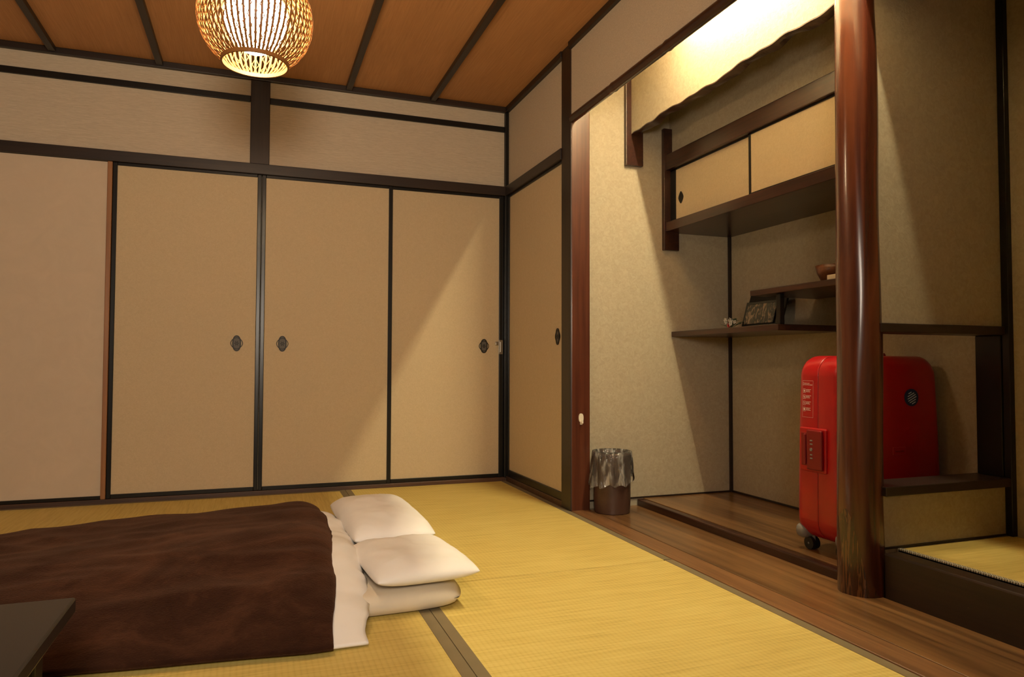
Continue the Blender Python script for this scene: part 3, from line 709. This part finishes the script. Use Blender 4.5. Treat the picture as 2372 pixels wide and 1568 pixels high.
# ---------------------------------------------------------------- bedding
def softbox(x0, x1, y0, y1, z0, z1, nx, ny, amp, seedv, pinch=0.03, p=5, zr=0.40):
    V, F = [], []; cx, cy = (x0 + x1) / 2, (y0 + y1) / 2; a, b = (x1 - x0) / 2, (y1 - y0) / 2; zm = z0 + (z1 - z0) * zr
    idx = {}
    def dist(q): return math.sin(q * math.pi / 2) if p < 10 else q
    for side in (1, -1):
        for i in range(nx + 1):
            for j in range(ny + 1):
                u, v = dist(-1 + 2 * i / nx), dist(-1 + 2 * j / ny)
                rim = (i in (0, nx)) or (j in (0, ny))
                if side < 0 and rim: idx[(side, i, j)] = idx[(1, i, j)]; continue
                k = 0.035 * (abs(u) ** 6) * (abs(v) ** 6)
                x = cx + a * u * (1 - k) * (1 - pinch * (1 - v ** 2) * abs(u) ** 3); y = cy + b * v * (1 - k) * (1 - pinch * (1 - u ** 2) * abs(v) ** 3)
                t = max(0, (1 - abs(u) ** p) * (1 - abs(v) ** p)) ** 0.5
                w = noise.noise(Vector((x * 7, y * 7, seedv))) + 0.45 * noise.noise(Vector((x * 22, y * 18, seedv + 4)))
                crease = -abs(noise.noise(Vector((x * 10 + y * 5, y * 6 - x * 7, seedv + 8)))) ** 0.5 * 0.8 if p < 10 else 0
                if side > 0: z = zm + (z1 - zm) * t + amp * (w + crease + 0.3) * (0.3 + 0.7 * t)
                else: z = zm - (zm - z0) * min(1, t * 1.1)
                idx[(side, i, j)] = len(V); V.append((x, y, z))
    for side in (1, -1):
        for i in range(nx):
            for j in range(ny):
                F.append([idx[(side, i, j)], idx[(side, i + 1, j)], idx[(side, i + 1, j + 1)], idx[(side, i, j + 1)]])
    return V, F
V, F = softbox(-3.15, -0.860, -2.145, -1.12, 0.0015, 0.064, 110, 60, 0.002, 3.0, 0.003, 24, 0.5)
thing(finish("futon_mattress", V, F, M['cream'], smooth=True), "thin cream futon mattress laid on the tatami", "mattress")
def pillow(cx, cy, a, b, z0, z1, rot, seedv, tilt=0.0, p=3.2, amp=0.006):
    V, F = softbox(-a, a, -b, b, 0, z1 - z0, 64, 72, amp, seedv, 0.02, p, 0.42)
    R = Matrix.Rotation(rot, 3, 'Z') @ Matrix.Rotation(tilt, 3, 'X')
    return [R @ Vector(v) + Vector((cx, cy, z0)) for v in V], F
V, F = pillow(-1.020, -1.400, 0.150, 0.290, 0.080, 0.193, math.radians(3), 11.0, math.radians(2.0))
thing(finish("pillow", V, F, M['white'], smooth=True), "plump white cotton pillow at the head of the futon", "pillow", "bed pillows")
V, F = pillow(-1.003, -1.915, 0.162, 0.225, 0.066, 0.150, math.radians(4), 17.0, math.radians(-0.5))
thing(finish("pillow", V, F, M['white'], smooth=True), "flatter white cotton pillow lying level above the mattress edge", "pillow", "bed pillows")

def drape(edge, off, hb, x_left, nx, ny, seedv, yf, yb, amp, drop, kf, ruf=0.006, fa=0.006):
    """cloth lying over the bed; edge(y) gives its right-hand border"""
    V, F = [], []
    for i in range(nx + 1):
        s = i / nx; s = s ** 0.8
        for j in range(ny + 1):
            t = j / ny
            q = 2 * t - 1
            y = (yf + yb) / 2 + (yb - yf) / 2 * math.copysign(abs(q) ** 0.85, q)
            yy = (y - yf) / (yb - yf)
            front = 1 - (1 - min(1, yy / kf)) ** 2.0; back = 1 - math.exp(-(1 - yy) * 26.0)
            h = hb * front * back
            xr = edge(y); x = x_left + (xr - x_left) * s
            d = xr - x
            h *= 1 - 0.34 * min(1, max(0, (-x - 1.3) / 1.1))
            h *= (1 - drop * math.exp(-d / 0.03))
            fold = math.sin(y * 17 + 3.0 * noise.noise(Vector((x * 2, y * 2, seedv))) + x * 4) * fa * math.exp(-d / 0.5)
            rn = 1 - abs(noise.noise(Vector((x * 1.7 + y * 0.8, y * 5.0 - x, seedv + 3)))) * 2
            rn2 = 1 - abs(noise.noise(Vector((x * 4 - y * 1.8, y * 9.0 + x * 2, seedv + 13)))) * 2
            w = noise.noise(Vector((x * 2.4, y * 4.2, seedv))) * amp + noise.noise(Vector((x * 7, y * 9, seedv + 2))) * amp * 0.4 + (rn - 0.5) * amp * 0.8 + (rn2 - 0.5) * amp * 0.6
            z = off + h + (w + fold) * min(1, h / 0.08)
            y2 = y + 0.016 * noise.noise(Vector((x * 3, yy, seedv + 7))) * (1 if yy < 0.5 else 0.4)
            y2 += 0.07 * (1 - yy) * min(1, max(0, (-x - 1.35) / 0.6))
            x2 = x + (ruf * noise.noise(Vector((y * 9, 1, seedv))) + ruf * 0.5 * noise.noise(Vector((y * 27, 2, seedv)))) * math.exp(-d / 0.08)
            z += ruf * 0.5 * noise.noise(Vector((y * 22, 5, seedv))) * math.exp(-d / 0.04)
            V.append((x2, y2, max(z, off)))
    for i in range(nx):
        for j in range(ny):
            a = i * (ny + 1) + j; F.append([a, a + 1, a + ny + 2, a + ny + 1])
    return V, F
def interp(pts):
    def f(y):
        for (a, xa), (b, xb) in zip(pts, pts[1:]):
            if a <= y <= b:
                t = (y - a) / (b - a); t = t * t * (3 - 2 * t); return xa + (xb - xa) * t
        return pts[0][1] if y < pts[0][0] else pts[-1][1]
    return f
e1 = interp([(-2.34, -1.288), (-2.0, -1.258), (-1.55, -1.230), (-1.06, -1.240)])
e2 = interp([(-2.33, -1.198), (-2.0, -1.155), (-1.55, -1.138), (-1.08, -1.150)])
V, F = drape(e2, 0.008, 0.134, -3.2, 150, 130, 5.0, -2.325, -1.085, 0.008, 0.45, 0.50, 0.010, 0.006)
o = thing(finish("duvet", V, F, M['white'], smooth=True), "white cotton duvet spread over the futon", "duvet")
V, F = drape(e1, 0.010, 0.158, -3.22, 170, 130, 5.0, -2.345, -1.06, 0.0090, 0.22, 0.54, 0.003, 0.006)
o2 = thing(finish("blanket", V, F, M['plush'], smooth=True), "dark brown plush blanket spread over the futon", "blanket")
for q, th in ((o, 0.008), (o2, 0.014)):
    md = q.modifiers.new("s", 'SOLIDIFY'); md.thickness = th; md.offset = 0 if q is o else 1

# ---------------------------------------------------------------- lights
l = bpy.data.lights.new("room_spot_light", 'SPOT'); l.energy = 235; l.color = (1.0, 0.84, 0.66); l.shadow_soft_size = 0.22
l.spot_size = math.radians(112); l.spot_blend = 1.0
o = bpy.data.objects.new("room_spot_light", l); o.location = (-1.57, -4.70, 1.24); COL.objects.link(o)
o.rotation_euler = (Vector((-2.1, 0.0, 1.5)) - o.location).to_track_quat('-Z', 'Y').to_euler()
w = bpy.data.worlds.new("world"); bpy.context.scene.world = w; w.use_nodes = True
w.node_tree.nodes["Background"].inputs[0].default_value = (0.02, 0.015, 0.012, 1)

# ---------------------------------------------------------------- camera
cam = bpy.data.cameras.new("camera"); co = bpy.data.objects.new("camera", cam); COL.objects.link(co)
yaw, p, r = 0.348655, 0.03435, 0.002947
fwd = Vector((math.sin(yaw) * math.cos(p), math.cos(yaw) * math.cos(p), math.sin(p)))
right = Vector((math.cos(yaw), -math.sin(yaw), 0)); up = right.cross(fwd)
r2 = right * math.cos(r) + up * math.sin(r); u2 = -right * math.sin(r) + up * math.cos(r)
mw = Matrix((r2, u2, -fwd)).transposed().to_4x4(); mw.translation = Vector((-1.4848, -4.1957, 0.7363))
co.matrix_world = mw; cam.sensor_width = 36; cam.lens = 1637.5 / 2372 * 36; cam.clip_start = 0.05
bpy.context.scene.camera = co
bpy.context.scene.view_settings.view_transform = 'Standard'
bpy.context.scene.view_settings.look = 'None'
